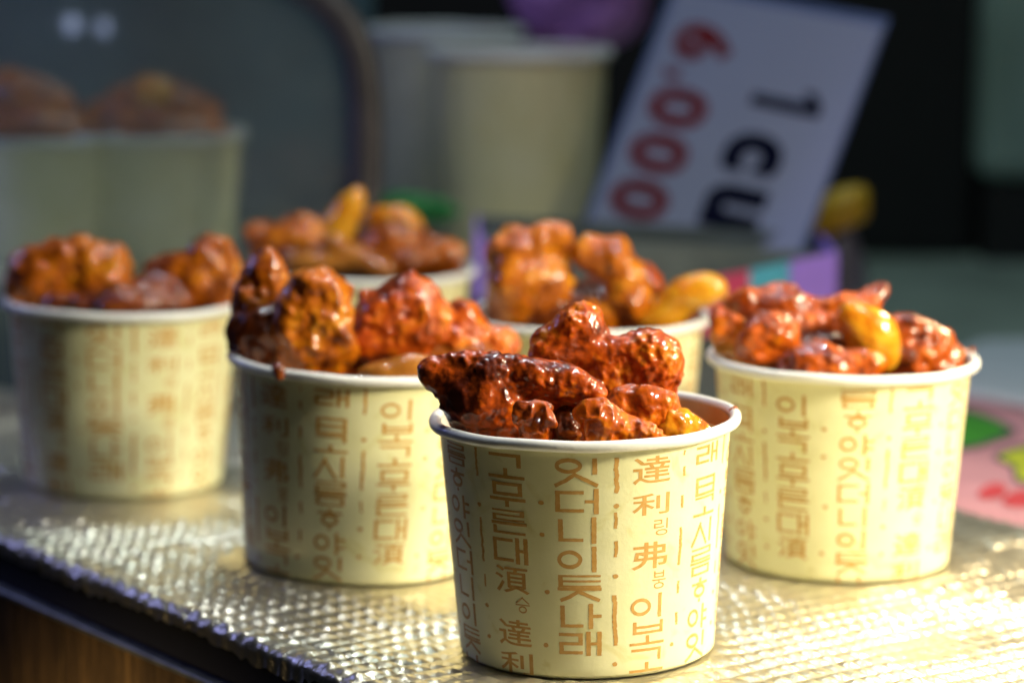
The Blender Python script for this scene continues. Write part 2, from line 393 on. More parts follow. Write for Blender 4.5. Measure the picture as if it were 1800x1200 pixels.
pl = prism('white_tray', [atz(1655, 640)[:2], atz(1690, 696)[:2], atz(1960, 740)[:2], atz(1960, 600)[:2], atz(1720, 606)[:2]], -0.0022, 0.003, WHITEP)
bevel(pl, 0.002); tag(pl, 'pale bluish white tray at the right edge behind the pink cloth', 'tray')

# ---------------------------------------------------------------- lettering
class Ink:
    def __init__(s): s.V = []; s.F = []; s.n = 0
    def off(s):
        s.n += 1; return 0.00004 + 0.000008 * (s.n % 7)
    def ribbon(s, pts, th, place, closed=False, jit=0.10):
        P = np.array(pts, float); seg = []
        for i in range(len(P) - 1):
            d = np.linalg.norm(P[i + 1] - P[i]); k = max(1, int(d / 0.55))
            for j in range(k): seg.append(P[i] + (P[i + 1] - P[i]) * j / k)
        if not closed: seg.append(P[-1])
        S = np.array(seg); n = len(S); o = s.off(); b = len(s.V)
        for i in range(n):
            if closed: d = S[(i + 1) % n] - S[i - 1]
            else: d = S[min(i + 1, n - 1)] - S[max(i - 1, 0)]
            d = d / (np.linalg.norm(d) + 1e-9); q = np.array([-d[1], d[0]])
            h = th / 2
            s.V.append(place(S[i] + q * h * (1 + jit * random.uniform(-1, 1)), o)); s.V.append(place(S[i] - q * h * (1 + jit * random.uniform(-1, 1)), o))
        for i in range(n if closed else n - 1):
            j = (i + 1) % n
            s.F.append((b + 2 * i, b + 2 * i + 1, b + 2 * j + 1, b + 2 * j))
    def dot(s, c, r, place):
        o = s.off(); b = len(s.V); k = 9
        for i in range(k):
            a = 2 * math.pi * i / k; rr = r * random.uniform(0.85, 1.15)
            s.V.append(place(np.array([c[0] + rr * 1.15 * math.cos(a), c[1] + rr * math.sin(a)]), o))
        s.F.append(tuple(range(b, b + k)))
    def mesh(s, VV, FF, place):
        o = s.off(); b = len(s.V)
        s.V += [place(np.array(v), o) for v in VV]; s.F += [tuple(b + i for i in f) for f in FF]

VT, HT = 1.45, 1.0     # stroke widths in mm
def jamo(ink, c, b, pl, k=1.0):
    x0, y0, x1, y1 = b; w, h = x1 - x0, y1 - y0; v = VT * k; t = min(HT * k, h * dict(r=.17, t=.17, m=.24, B=.17, d=.24, n=.3, g=.3).get(c, 9))
    Hs = lambda y, a=x0, e=x1: ink.ribbon([(a, y), (e, y + 0.06 * random.uniform(-1, 1))], t, pl)
    Vs = lambda x, a=y0, e=y1: ink.ribbon([(x, a), (x + 0.05 * random.uniform(-1, 1), e)], v, pl)
    iy0, iy1, ix0, ix1 = y0 + t / 2, y1 - t / 2, x0 + v / 2, x1 - v / 2
    def ring(cx, cy, rx, ry):
        ink.ribbon([(cx + rx * math.cos(a), cy + ry * math.sin(a)) for a in np.linspace(0, 2 * math.pi, 25)], (v + t) / 2, pl, closed=True)
    if c == 'g': Hs(iy0); Vs(ix1)
    elif c == 'n': Vs(ix0); Hs(iy1)
    elif c == 'd': Hs(iy0); Vs(ix0); Hs(iy1)
    elif c == 't': Hs(iy0); Vs(ix0); Hs(iy1); Hs((iy0 + iy1) / 2)
    elif c == 'r': m = (y0 + y1) / 2; Hs(iy0); Vs(ix1, y0, m); Hs(m); Vs(ix0, m, y1); Hs(iy1)
    elif c == 'm': Hs(iy0); Hs(iy1); Vs(ix0); Vs(ix1)
    elif c == 'b': Vs(ix0); Vs(ix1); Hs(y0 + h * 0.45); Hs(iy1)
    elif c == 'B': Hs(iy0); Vs(ix0); Vs(ix1); Hs((iy0 + iy1) / 2); Hs(iy1)
    elif c == 's':
        xm = x0 + w * 0.48
        ink.ribbon([(xm + 0.3, y0), (x0 + w * 0.25, y0 + h * 0.6), (x0, y1)], (v + t) / 2.1, pl); ink.ribbon([(xm, y0 + h * 0.12), (x1, y1)], (v + t) / 2.1, pl)
    elif c == 'o': ring((x0 + x1) / 2, (y0 + y1) / 2, w / 2 - v / 2, h / 2 - t / 2)
    elif c == 'h':
        Hs(y0 + h * 0.30); ink.ribbon([((x0 + x1) / 2, y0), ((x0 + x1) / 2, y0 + h * 0.28)], v, pl); ring((x0 + x1) / 2, y0 + h * 0.68, w * 0.30, h * 0.26)
    elif c == 'A': Vs(ix0); Hs((y0 + y1) / 2, ix0 + v / 2, x1)
    elif c == 'Y': Vs(ix0); Hs(y0 + h * 0.33, ix0 + v / 2, x1); Hs(y0 + h * 0.67, ix0 + v / 2, x1)
    elif c == 'E': Vs(ix1); Hs((y0 + y1) / 2, x0, ix1 - v / 2)
    elif c == 'I': Vs(ix0)
    elif c == 'W': Vs(ix0); Vs(ix1); Hs((y0 + y1) / 2, ix0 + v / 2, ix1 - v / 2)
    elif c == 'O': Hs(iy1); ink.ribbon([((x0 + x1) / 2, y0), ((x0 + x1) / 2, iy1 - t / 2)], v, pl)
    elif c == 'U': Hs(iy0); ink.ribbon([((x0 + x1) / 2, iy0 + t / 2), ((x0 + x1) / 2, y1)], v, pl)
    elif c == '_': Hs((y0 + y1) / 2)
    elif c == '.': ink.dot(((x0 + x1) / 2, (y0 + y1) / 2), min(w, h) / 2, pl)
# syllables in a unit box: jamo, x0, y0, x1, y1
SYL = {
 '름': [('r', .03, 0, .97, .46), ('_', 0, .48, 1, .60), ('m', .06, .64, .94, 1)],
 'ᄒᆞ': [('h', .12, 0, .88, .80), ('.', .38, .84, .62, 1)],
 '야': [('o', 0, .12, .52, .82), ('Y', .68, 0, 1, 1)],
 '잇': [('o', 0, 0, .60, .54), ('I', .80, 0, 1, .58), ('s', 0, .54, .92, 1)],
 '더': [('d', 0, .08, .62, .92), ('E', .64, 0, .94, 1)],
 '니': [('n', .05, .08, .60, .92), ('I', .78, 0, .9, 1)],
 '이': [('o', 0, .16, .58, .86), ('I', .78, 0, .9, 1)],
 '틋': [('t', .02, 0, .98, .48), ('_', 0, .49, 1, .60), ('s', .06, .60, .96, 1)],
 '나': [('n', .05, .08, .58, .95), ('A', .70, 0, 1, 1)],
 '래': [('r', 0, .06, .56, .94), ('W', .64, 0, 1, 1)],
 '고': [('g', .05, 0, .92, .52), ('O', 0, .56, 1, .96)],
 '무': [('m', .10, 0, .92, .54), ('U', 0, .62, 1, 1)],
 '른': [('r', .04, 0, .94, .46), ('_', 0, .50, 1, .62), ('n', .04, .66, .96, 1)],
 '대': [('d', 0, .06, .60, .94), ('W', .66, 0, 1, 1)],
 '보': [('b', .08, 0, .95, .52), ('O', 0, .58, 1, .98)],
 '벅': [('B', .05, 0, .95, .68), ('g', .05, .72, .95, 1)],
 '소': [('O', 0, 0, 1, .9)],
 '시': [('s', 0, .1, .68, 1), ('I', .80, 0, .92, .95)],
 '승': [('s', .05, 0, .95, .4), ('_', 0, .44, 1, .56), ('o', .2, .56, .8, 1)],
}
_glyph = {}
def glyph(ch, bold=0.0):
    if (ch, bold) not in _glyph:
        cu = bpy.data.curves.new('glyph', 'FONT'); cu.body = ch; cu.size = 1.0; cu.offset = bold; cu.resolution_u = 3
        ob = bpy.data.objects.new('glyph', cu); COL.objects.link(ob)
        dg = bpy.context.evaluated_depsgraph_get(); dg.update()
        me = bpy.data.meshes.new_from_object(ob.evaluated_get(dg))
        bm = bmesh.new(); bm.from_mesh(me); bmesh.ops.triangulate(bm, faces=bm.faces[:])
        for _ in range(3):
            el = [e for e in bm.edges if e.calc_length() > 0.13]
            if not el: break
            bmesh.ops.subdivide_edges(bm, edges=el, cuts=1); bmesh.ops.triangulate(bm, faces=bm.faces[:])
        bm.to_mesh(me); bm.free()
        V = np.array([v.co[:2] for v in me.vertices]).reshape(-1, 2); Fc = [tuple(p.vertices) for p in me.polygons]
        bpy.data.objects.remove(ob); bpy.data.meshes.remove(me)
        _glyph[(ch, bold)] = (V, Fc)
    return _glyph[(ch, bold)]

ZTOP = H - 0.0046
def print_cup(ink, cols):
    """cols: (angle deg of column centre, width mm, first y below rim in mm, [(text, height mm)...])"""
    rm = r_out(H * 0.5)
    for ang, wid, y, seq in cols:
        for ch, hh in seq:
            g = 0.9
            if ch == ' ': y += hh; continue
            small = ch.startswith('*'); c = ch[1:] if small else ch
            w = wid * (0.40 if small else 1.0)
            cx = wid * 0.28 if small else 0.0
            def pl(p, o, y=y, cx=cx, w=w, ang=ang):
                yy = y + p[1]; z = max(ZTOP - yy / 1000.0, 0.0008); r = r_out(z) + o
                a = rad(ang) + (p[0] - w / 2 + cx) / 1000.0 / rm
                return (r * math.sin(a), -r * math.cos(a), z)
            h2 = hh - g
            if c in SYL:
                for (j, x0, y0, x1, y1) in SYL[c]:
                    jamo(ink, j, (x0 * w, y0 * h2, x1 * w, y1 * h2), pl, 0.38 if small else 1.0 if wid > 12.5 else 0.88)
            else:
                V, Fc = glyph(c, 0.0 if small else 0.012)
                if len(V):
                    lo, hi = V.min(0), V.max(0); U = (V - lo) / (hi - lo + 1e-9)
                    U = np.column_stack([U[:, 0] * w, (1 - U[:, 1]) * h2]); ink.mesh(U, Fc, pl)
            y += hh
def print_marks(ink, ang, items):
    rm = r_out(H * 0.5)
    def pl(p, o):
        z = max(ZTOP - p[1] / 1000.0, 0.0008); r = r_out(z) + o; a = rad(ang) + p[0] / 1000.0 / rm
        return (r * math.sin(a), -r * math.cos(a), z)
    for it in items:
        if it[0] == 'd': ink.dot((it[2] if len(it) > 2 else 0, it[1]), 0.75, pl)
        else:
            y0, y1 = it[1], it[2]; k = max(2, int((y1 - y0) / 1.5)); th = it[3] if len(it) > 3 else 1.0
            ink.ribbon([(0.28 * random.uniform(-1, 1), y) for y in np.linspace(y0, y1, k)], th, pl, jit=0.3)

P1 = [('름', 7.6), ('ᄒᆞ', 8.4), ('야', 8.3), ('잇', 9.0), ('더', 8.6), ('니', 8.4), ('이', 8.2), ('틋', 8.6), ('나', 6)]
P2 = [('고', 9.0), ('무', 8.6), ('른', 8.6), ('대', 9.2), ('湏', 9.4), ('*승', 6.0), (' ', 1.5), ('達', 9.4), (' ', 1.0), ('利', 8.0)]
P3 = [('잇', 9.4), ('더', 8.8), ('니', 9.2), ('이', 9.0), ('틋', 9.0), ('나', 8.9), ('래', 8.6)]
P4 = [(' ', .8), ('達', 9.4), (' ', 2.2), ('利', 7.6), (' ', .6), ('*링', 6.2), (' ', .8), ('弗', 9.4), ('*붕', 6.6), (' ', .4), ('이', 8.6), ('보', 8.6), ('고', 8.8)]
P5 = [('래', 7.2), (' ', 3.0), ('벅', 9.6), ('소', 4.0), ('시', 9.0), ('름', 9.6), ('ᄒᆞ', 8.8), ('야', 8.8), ('잇', 9.4)]
P6 = [(' ', 3), ('이', 8.4), ('보', 8.0), ('고', 8.6), ('무', 8.6), ('른', 8.8), ('대', 9.0), ('湏', 8.6)]
MA = [('l', 0, 9), ('d', 18), ('l', 22, 36), ('l', 40, 44, .7), ('d', 50), ('d', 60)]
MB = [('l', 1, 12, 1.3), ('d', 16), ('l', 18, 23), ('l', 27, 32), ('d', 38), ('l', 44, 60, 1.3), ('d', 66)]
MC = [('l', 1, 2.5, .7), ('l', 6, 9), ('l', 15, 19), ('l', 25, 37), ('l', 42, 46), ('l', 52, 56), ('d', 62, -1.5)]
MD = [('d', 15), ('d', 25), ('d', 43, 1.0), ('d', 60)]
CYCLE = [(P1, 12.0, MA), (P2, 12.6, MD), (P3, 13.6, MB), (P4, 12.4, MC), (P5, 11.8, MA), (P6, 12.2, MD)]
def lettering(start, a0, step=29.5, span=(-95, 95)):
    ink = Ink(); n = 0; ang = a0
    while ang > span[0]: ang -= step; n -= 1
    while ang < span[1]:
        seq, w, mk = CYCLE[(start + n) % 6]
        print_cup(ink, [(ang, w, 0.6 if seq is not P3 else 1.0, seq)])
        print_marks(ink, ang + step * 0.5, mk)
        ang += step; n += 1
    return ink

# ---------------------------------------------------------------- paper cups
def bead(n=14, sc=1.0):
    return [(RO - BR + BR * math.cos(a) * sc, H - BR + BR * math.sin(a) * sc) for a in np.linspace(0, 2 * math.pi, n, endpoint=False)]
def make_cup(mtx, label, start, a0, group='paper cups of glazed chicken', proto=None, printed=True):
    root = empty('paper_cup'); root.matrix_world = mtx
    tag(root, label, 'paper cup', group)
    if proto is None:
        th = 0.0005
        w = lathe('wall', [(r_out(0.0013) - th, 0.0012), (r_out(0.0013) - 0.00008, 0.0012), (r_out(0.0015), 0.0014), (r_out(0.004), 0.004)] + [(r_out(z), z) for z in np.linspace(0.01, H - 0.002, 8)], PAPER, root, 160)
        lathe('inner_lining', [(r_out(z) - th, z) for z in np.linspace(0.006, H - 0.002, 10)], LINING, root, 96)
        lathe('base', [(0.0001, 0.0065), (r_out(0.0065) - th, 0.0065), (RB - 0.0014, 0.0062), (RB - 0.0017, 0.0)], PAPER, root, 96)
        rm = lathe('rim', bead(), RIM, root, 160, closed=True)
        for v in rm.data.vertices:
            a = math.atan2(v.co.y, v.co.x); k = 1 + 0.0032 * math.sin(2 * a + 0.6) + 0.0016 * math.sin(5 * a + 2) + 0.0010 * math.sin(13 * a)
            v.co.x *= k; v.co.y *= k; v.co.z += 0.00018 * math.sin(3 * a + 1) + 0.00010 * math.sin(9 * a)
    else:
        for ch in proto.children:
            if ch.name.split('.')[0] in ('wall', 'inner_lining', 'base', 'rim'):
                c = ch.copy(); link(c, root)
    if not printed: return root
    ink = lettering(start, a0)
    lt = mesh_obj('printed_lettering', ink.V, ink.F, INK, root, smooth=False)
    return root
cups = {}
cups['front'] = make_cup(CUPM['front'], 'cream paper cup in sharp focus at the front of the mat', 2, -4)
pr = cups['front']
cups['left'] = make_cup(CUPM['left'], 'cream paper cup left of the front cup, half in shade, sauce drip on rim', 4, -11, proto=pr)
cups['right'] = make_cup(CUPM['right'], 'cream paper cup on the right beside the pink cloth', 0, 1, proto=pr)
cups['farleft'] = make_cup(CUPM['farleft'], 'shaded cream paper cup at the far left edge of the mat', 2, -2, proto=pr)
cups['backleft'] = make_cup(CUPM['backleft'], 'blurred paper cup with pointed yellow piece, behind the left cups', 3, 5, proto=pr)
cups['backright'] = make_cup(CUPM['backright'], 'blurred paper cup directly behind the front cup, below the price sign', 5, 9, proto=pr)

# ---------------------------------------------------------------- glazed food pieces
def surface_nets(D, org, h):
    nx, ny, nz = D.shape; ins = D < 0
    cnt = np.zeros((nx - 1, ny - 1, nz - 1), np.int32); acc = np.zeros((nx - 1, ny - 1, nz - 1, 3))
    cor = [(0,0,0),(1,0,0),(0,1,0),(1,1,0),(0,0,1),(1,0,1),(0,1,1),(1,1,1)]
    sl = lambda A, c: A[c[0]:nx - 1 + c[0], c[1]:ny - 1 + c[1], c[2]:nz - 1 + c[2]]
    for i in range(8):
        for j in range(i + 1, 8):
            a, b = cor[i], cor[j]
            if sum(abs(p - q) for p, q in zip(a, b)) != 1: continue
            da, db = sl(D, a), sl(D, b); m = (da < 0) != (db < 0)
            t = np.where(m, da / np.where(m, da - db, 1), 0)
            cnt += m
            for k in range(3): acc[..., k] += np.where(m, a[k] + (b[k] - a[k]) * t, 0)
    act = cnt > 0; idx = -np.ones(act.shape, np.int64); ii = np.argwhere(act); idx[act] = np.arange(len(ii))
    V = (ii + acc[act] / cnt[act][:, None]) * h + org
    Q = []
    for ax in range(3):
        s0 = [slice(1, -1)] * 3; s1 = [slice(1, -1)] * 3
        s0[ax] = slice(0, -1); s1[ax] = slice(1, None)
        A = ins[tuple(s0)]; B = ins[tuple(s1)]; E = np.argwhere(A != B)
        if not len(E): continue
        flip = A[tuple(E.T)]
        base = E.copy(); o = [a for a in range(3) if a != ax]
        base[:, o[0]] += 1; base[:, o[1]] += 1
        u, v = o
        def at_(du, dv):
            q = base.copy(); q[:, u] -= du; q[:, v] -= dv; return idx[tuple(q.T)]
        q = np.stack([at_(1, 1), at_(0, 1), at_(0, 0), at_(1, 0)], -1)
        if ax == 1: flip = ~flip
        q = np.where(flip[:, None], q, q[:, ::-1]); Q.append(q)
    return V, np.concatenate(Q)
def vnormals(V, Q):
    n = np.cross(V[Q[:, 2]] - V[Q[:, 0]], V[Q[:, 3]] - V[Q[:, 1]]); N = np.zeros_like(V)
    for k in range(4): np.add.at(N, Q[:, k], n)
    return N / (np.linalg.norm(N, axis=1, keepdims=True) + 1e-12)
_seed = [100]
def food(name, label, cat, cup, blobs, mat, dy, style='crisp', vox=0.0008, k=0.004, group=None, dig=(), mtx=None):
    """blobs: (px, py, rx, ry[, tilt, depth shift mm, depth radius px]) in photograph pixels, dy = mm in front (-) or behind (+) of the cup axis"""
    _seed[0] += 13; sd = _seed[0]
    mtx = mtx or CUPM[cup]; inv = np.array(mtx.inverted()); cen = np.array(mtx.translation)
    prim = []
    for lst, sign in ((blobs, 1), (dig, -1)):
        for b in lst:
            px, py, rx, ry = b[:4]; tilt = b[4] if len(b) > 4 else 0; ddy = b[5] if len(b) > 5 else 0
            Y = cen[1] + (dy + ddy) / 1000.0
            c = aty(px, py, Y); mp = np.dot(c - CAM, fw) / F_PX
            rd = (b[6] if len(b) > 6 else 0.75 * max(min(rx, ry) * 1.25, 0.6 * max(rx, ry))) * mp
            ct, sn = math.cos(rad(tilt)), math.sin(rad(tilt))
            ax = camR * ct - camU * sn; ay = camU * ct + camR * sn
            gr = (1.08 if cup in ('front', 'right') else 1.14) if (style != 'smooth' and sign > 0) else 1.0
            prim.append((c, np.stack([ax, ay, fw]), np.array([rx * mp * gr, ry * mp * gr, rd * gr]), sign))
    lo = np.min([c - np.max(r) for c, A, r, s in prim if s > 0], 0) - 0.006; hi = np.max([c + np.max(r) for c, A, r, s in prim if s > 0], 0) + 0.006
    n = np.ceil((hi - lo) / vox).astype(int) + 1
    g = np.stack(np.meshgrid(*[lo[i] + vox * np.arange(n[i]) for i in range(3)], indexing='ij'), -1).reshape(-1, 3)
    D = None
    # domain warp gives lumpy outlines
    wamp = dict(crust=0.0009, crisp=0.0015, smooth=0.0006, lump=0.0016)[style]
    gw = g + wamp * np.stack([vnoise(g * 110 + 7, sd), vnoise(g * 110 + 17, sd + 1), vnoise(g * 110 + 27, sd + 2)], -1)
    for c, A, r, s in prim:
        q = (gw - c) @ A.T / r; l = np.sqrt((q * q).sum(1)) + 1e-9
        g2 = np.sqrt(((q / r) ** 2).sum(1)) + 1e-9
        d = l * (l - 1) / g2
        if s > 0:
            if D is None: D = d
            else:
                hh = np.clip(0.5 + 0.5 * (D - d) / k, 0, 1); D = D * (1 - hh) + d * hh - k * hh * (1 - hh)
        else:
            d = -d; kk = k * 0.6; hh = np.clip(0.5 - 0.5 * (D - d) / kk, 0, 1); D = D * (1 - hh) + d * hh + kk * hh * (1 - hh)
    band = np.abs(D) < 0.006
    Pb = g[band]
    if style == 'crisp':
        D[band] -= 0.0014 * vnoise(Pb * 140, sd + 3) + 0.0007 * (1 - 2 * np.abs(vnoise(Pb * 240, sd + 4)))
    elif style == 'crust':
        D[band] -= 0.0008 * vnoise(Pb * 140, sd + 3) + 0.0004 * (1 - 2 * np.abs(vnoise(Pb * 240, sd + 4)))
    elif style == 'lump':
        D[band] -= 0.0018 * vnoise(Pb * 120, sd + 3) + 0.0010 * vnoise(Pb * 280, sd + 4)
    else:
        D[band] -= 0.0007 * vnoise(Pb * 90, sd + 3)
    # keep clear of the cup wall
    if cup:
        loc = g @ inv[:3, :3].T + inv[:3, 3]; rr = np.hypot(loc[:, 0], loc[:, 1]); z = loc[:, 2]
        rin = RB + (RT - RB) * z / (H - 0.002) - 0.0009
        D = np.maximum(D, np.minimum(rr - rin, H + 0.0004 - z)); D = np.maximum(D, 0.030 - z)
    D = D.reshape(n); D[0] = D[-1] = 1; D[:, 0] = D[:, -1] = 1; D[:, :, 0] = D[:, :, -1] = 1
    if not (D < 0).any(): raise ValueError('empty piece: ' + label)
    V, Q = surface_nets(D, lo, vox)
    if style != 'smooth':
        N = vnormals(V, Q)
        wv = worley(V * 400, sd + 5); fine = np.clip(0.75 - wv, 0, 1) ** 1.0
        msk = np.clip(0.25 + 1.8 * vnoise(V * 95, sd + 8), 0, 1)
        V = V + N * ((0.0013 if style == 'crisp' else 0.0012 if style == 'crust' else 0.0006) * fine * msk + 0.00022 * vnoise(V * 520, sd + 6))[:, None]
    base = Vector(cen) + Vector((0, 0, 0.03)); 
    V = V - V.mean(0) ; 
    o = fast_mesh(name, V, Q, mat); o.location = Vector((g.reshape(-1, 3)[0] * 0).tolist())
    return o, V
def piece(name, label, cat, cup, blobs, mat, dy, **kw):
    grp = kw.pop('group', None); ctr = kw
    o, V = food_at(name, label, cat, cup, blobs, mat, dy, **kw)
    tag(o, label, cat, grp); return o
def food_at(*a, **kw):
    # food() centres the mesh; recover its world centre
    store = {}
    _nets = globals()['surface_nets']
    def wrap(D, org, h):
        V, Q = _nets(D, org, h); store['c'] = V.mean(0); return V, Q
    globals()['surface_nets'] = wrap
    try: o, V = food(*a, **kw)
    finally: globals()['surface_nets'] = _nets
    o.location = Vector(store['c'].tolist())
    return o, V

GC = 'glazed chicken pieces'; GP = 'rice cake and potato pieces'
def chick(label, cup, blobs, dy, mat=None, **kw): kw.setdefault('group', GC); return piece('chicken_piece', label, 'fried chicken', cup, blobs, mat or CHICK, dy, **kw)
def cake(label, cup, blobs, dy, mat=None, **kw): kw.setdefault('group', GP); kw.setdefault('style', 'smooth'); return piece('potato_wedge', label, 'potato', cup, blobs, mat or GOLD, dy, **kw)

VF = 0.0005
chick('long slab of red brown chicken jutting left over the front cup rim', 'front',
      [(768, 646, 26, 20, 0, -4), (790, 658, 46, 32, 0, -4), (850, 654, 66, 28, 0, -5), (925, 660, 78, 32, 0, -5), (1008, 677, 58, 27, 12, -6), (822, 690, 46, 40, 25, -5), (860, 705, 60, 44, 0, -5), (845, 700, 62, 46, 20), (905, 735, 82, 52), (838, 742, 40, 44), (960, 700, 60, 26, 10), (920, 785, 90, 30)], -12,
      vox=VF, style='crust', dig=[(868, 735, 46, 34, 10, -26, 34)])
chick('dark knobbly chicken chunk at the top of the front cup', 'front',
      [(1018, 578, 44, 38), (1036, 552, 16, 16), (992, 608, 54, 38), (1075, 622, 52, 34), (1140, 622, 56, 38), (1172, 648, 28, 42), (1110, 662, 66, 34), (1060, 680, 60, 30), (1130, 720, 60, 40), (965, 628, 30, 34)], 8, mat=CHICK, vox=VF, style='crust')
chick('small curled chicken nub with a sauce drip above the front rim', 'front',
      [(926, 728, 27, 22), (950, 722, 20, 16), (944, 760, 22, 30), (930, 790, 34, 22), (968, 737, 6, 12, -15, -4)], -31, mat=CHICK4, vox=VF, k=0.002)
chick('bumpy orange chicken chunk at the front centre of the front cup', 'front',
      [(1048, 728, 30, 18, 10), (1070, 750, 46, 26, 25), (1108, 766, 46, 26, 20), (1060, 778, 40, 24), (1115, 790, 50, 20)], -30, mat=CHICK4, vox=VF, k=0.0025)
chick('reddish chicken strip tucked under the dark chunk in the front cup', 'front',
      [(1095, 705, 40, 20, -10), (1140, 708, 46, 24), (1165, 728, 30, 26), (1120, 745, 50, 30)], -12, mat=CHICK4, vox=VF)
cake('golden potato piece at the right side of the front cup', 'front', [(1192, 752, 40, 34, 20), (1215, 775, 36, 26), (1170, 772, 40, 26)], -12, vox=VF, style='lump')
chick('shaded chicken bit between the nub and the orange chunk', 'front', [(1000, 765, 42, 40), (1010, 735, 22, 22), (980, 790, 50, 26)], -14, mat=CHICK3, vox=VF)
cake('sauce soaked piece low inside the front cup by the right wall', 'front', [(1235, 770, 38, 28), (1180, 800, 70, 30), (1050, 810, 130, 30)], 6, mat=TAN, vox=0.0009)

VM = 0.0009
chick('upright chicken lump at the back left of the left cup', 'left', [(466, 478, 30, 34), (455, 520, 36, 38), (480, 545, 30, 40), (450, 570, 36, 40)], 6, mat=CHICK2, vox=VM)
chick('dark chicken lump against the left rim of the left cup', 'left', [(445, 585, 38, 34), (470, 610, 40, 40), (430, 575, 24, 26), (475, 572, 40, 36)], -8, mat=CHICK3, vox=VM, style='lump')
chick('tall sauce covered chicken chunk in the middle of the left cup', 'left', [(552, 510, 46, 34), (590, 520, 28, 32), (556, 565, 58, 44), (515, 560, 34, 50), (572, 610, 56, 48), (545, 640, 50, 30), (566, 482, 10, 14)], -16, mat=CHICK2, vox=VM)
chick('dark red chicken chunk with a pointed tip in the left cup', 'left', [(672, 560, 46, 46), (645, 600, 36, 40), (718, 530, 40, 34), (728, 500, 10, 22), (752, 560, 32, 34), (772, 588, 18, 14, 30), (700, 600, 60, 40)], -4, vox=VM, dig=[(690, 570, 26, 26, 0, -18, 30)])
chick('pinkish chicken strip sloping right over the rim of the left cup', 'left', [(808, 560, 28, 30), (830, 580, 36, 26, 30), (868, 600, 36, 20, 28), (790, 595, 44, 44), (800, 625, 70, 30)], 4, vox=VM)
cake('flat rice cake at the front rim of the left cup', 'left', [(690, 648, 62, 18, -6), (735, 644, 40, 18), (700, 670, 70, 20)], -30, mat=TAN, vox=VM)
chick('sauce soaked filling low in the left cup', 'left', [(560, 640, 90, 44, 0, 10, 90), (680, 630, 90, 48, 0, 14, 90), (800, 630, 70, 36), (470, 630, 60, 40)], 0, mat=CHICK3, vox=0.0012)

chick('long bumpy chicken piece across the back of the right cup', 'right', [(1318, 535, 44, 32), (1370, 532, 46, 30), (1430, 548, 46, 28), (1480, 540, 40, 22), (1538, 520, 22, 20), (1510, 548, 36, 24), (1400, 575, 90, 30)], 6, mat=CHICK4, vox=VM)
chick('small chicken knob at the left rim of the right cup', 'right', [(1282, 570, 30, 26), (1268, 582, 18, 22), (1300, 590, 30, 26)], -8, mat=CHICK4, vox=VM)
chick('rounded chicken knob left of centre in the right cup', 'right', [(1345, 582, 38, 32), (1375, 590, 30, 26), (1350, 610, 50, 26)], -14, mat=CHICK4, vox=VM)
cake('large golden potato wedge leaning in the middle of the right cup', 'right', [(1510, 562, 40, 26, 35), (1545, 585, 36, 34, 40), (1520, 600, 40, 30, 40), (1545, 625, 34, 28)], -14, vox=VM, k=0.006)
chick('craggy chicken piece along the front rim of the right cup', 'right', [(1410, 635, 36, 24), (1450, 628, 44, 24), (1505, 634, 44, 24), (1450, 660, 80, 20)], -30, mat=CHICK4, vox=VM)
chick('crisp chicken piece filling the right side of the right cup', 'right', [(1595, 590, 36, 36), (1635, 605, 40, 30), (1672, 625, 26, 20), (1600, 630, 50, 34), (1650, 645, 40, 20)], -4, mat=CHICK4, vox=VM)
cake('tan rice cake below the knob at the left inside of the right cup', 'right', [(1290, 618, 40, 20, 12), (1330, 632, 36, 18)], -10, mat=TAN, vox=VM)
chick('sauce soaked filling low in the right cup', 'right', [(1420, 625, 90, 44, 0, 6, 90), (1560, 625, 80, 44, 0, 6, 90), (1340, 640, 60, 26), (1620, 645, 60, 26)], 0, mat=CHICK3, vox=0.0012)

VB = 0.0011
chick('big dark chicken ball at the left of the far left cup', 'farleft', [(135, 462, 70, 44), (50, 458, 26, 26), (75, 490, 52, 48), (175, 490, 46, 54), (120, 520, 90, 40)], -10, vox=VB, style='lump', mat=CHICK2, dig=[(185, 470, 16, 20, 0, -16, 24)])
chick('square ended chicken piece at the right of the far left cup', 'farleft', [(375, 455, 38, 36), (395, 470, 26, 44), (320, 480, 54, 36), (350, 515, 66, 36)], -8, vox=VB, style='lump', mat=CHICK2, dig=[(360, 425, 34, 12, 0, -8, 26)])
chick('dark chicken bit between the two lumps of the far left cup', 'farleft', [(255, 520, 46, 32), (280, 505, 30, 28), (215, 535, 130, 34, 0, 6, 110)], -14, vox=VB, style='lump', mat=CHICK3)
chick('brown chicken strip at the left of the back left cup', 'backleft', [(480, 425, 40, 30), (540, 418, 50, 36), (500, 455, 52, 26), (460, 415, 18, 22)], -4, vox=VB, style='lump', mat=CHICK2)
cake('pointed yellow potato wedge sticking up from the back left cup', 'backleft', [(596, 395, 30, 34, -20), (615, 365, 24, 30, -25), (630, 342, 13, 18), (590, 425, 30, 26)], -6, vox=VB, k=0.006)
cake('curved yellow potato slice behind the ball in the back left cup', 'backleft', [(668, 380, 26, 18), (705, 385, 26, 22, 30), (730, 410, 20, 24, 30)], 6, vox=VB, k=0.006)
chick('round brown chicken ball in the back left cup', 'backleft', [(682, 425, 44, 38), (690, 450, 50, 26)], -12, vox=VB, style='lump', mat=CHICK2)
chick('brown chicken strip at the right rim of the back left cup', 'backleft', [(750, 435, 42, 26, 10), (790, 445, 22, 18), (740, 455, 56, 20)], -4, vox=VB, style='lump', mat=CHICK2)
cake('tan rice cake slanting across the front of the back left cup', 'backleft', [(590, 430, 32, 20, 30), (625, 450, 40, 20, 25), (665, 468, 30, 16, 20), (560, 460, 60, 20)], -24, vox=VB, mat=TAN)
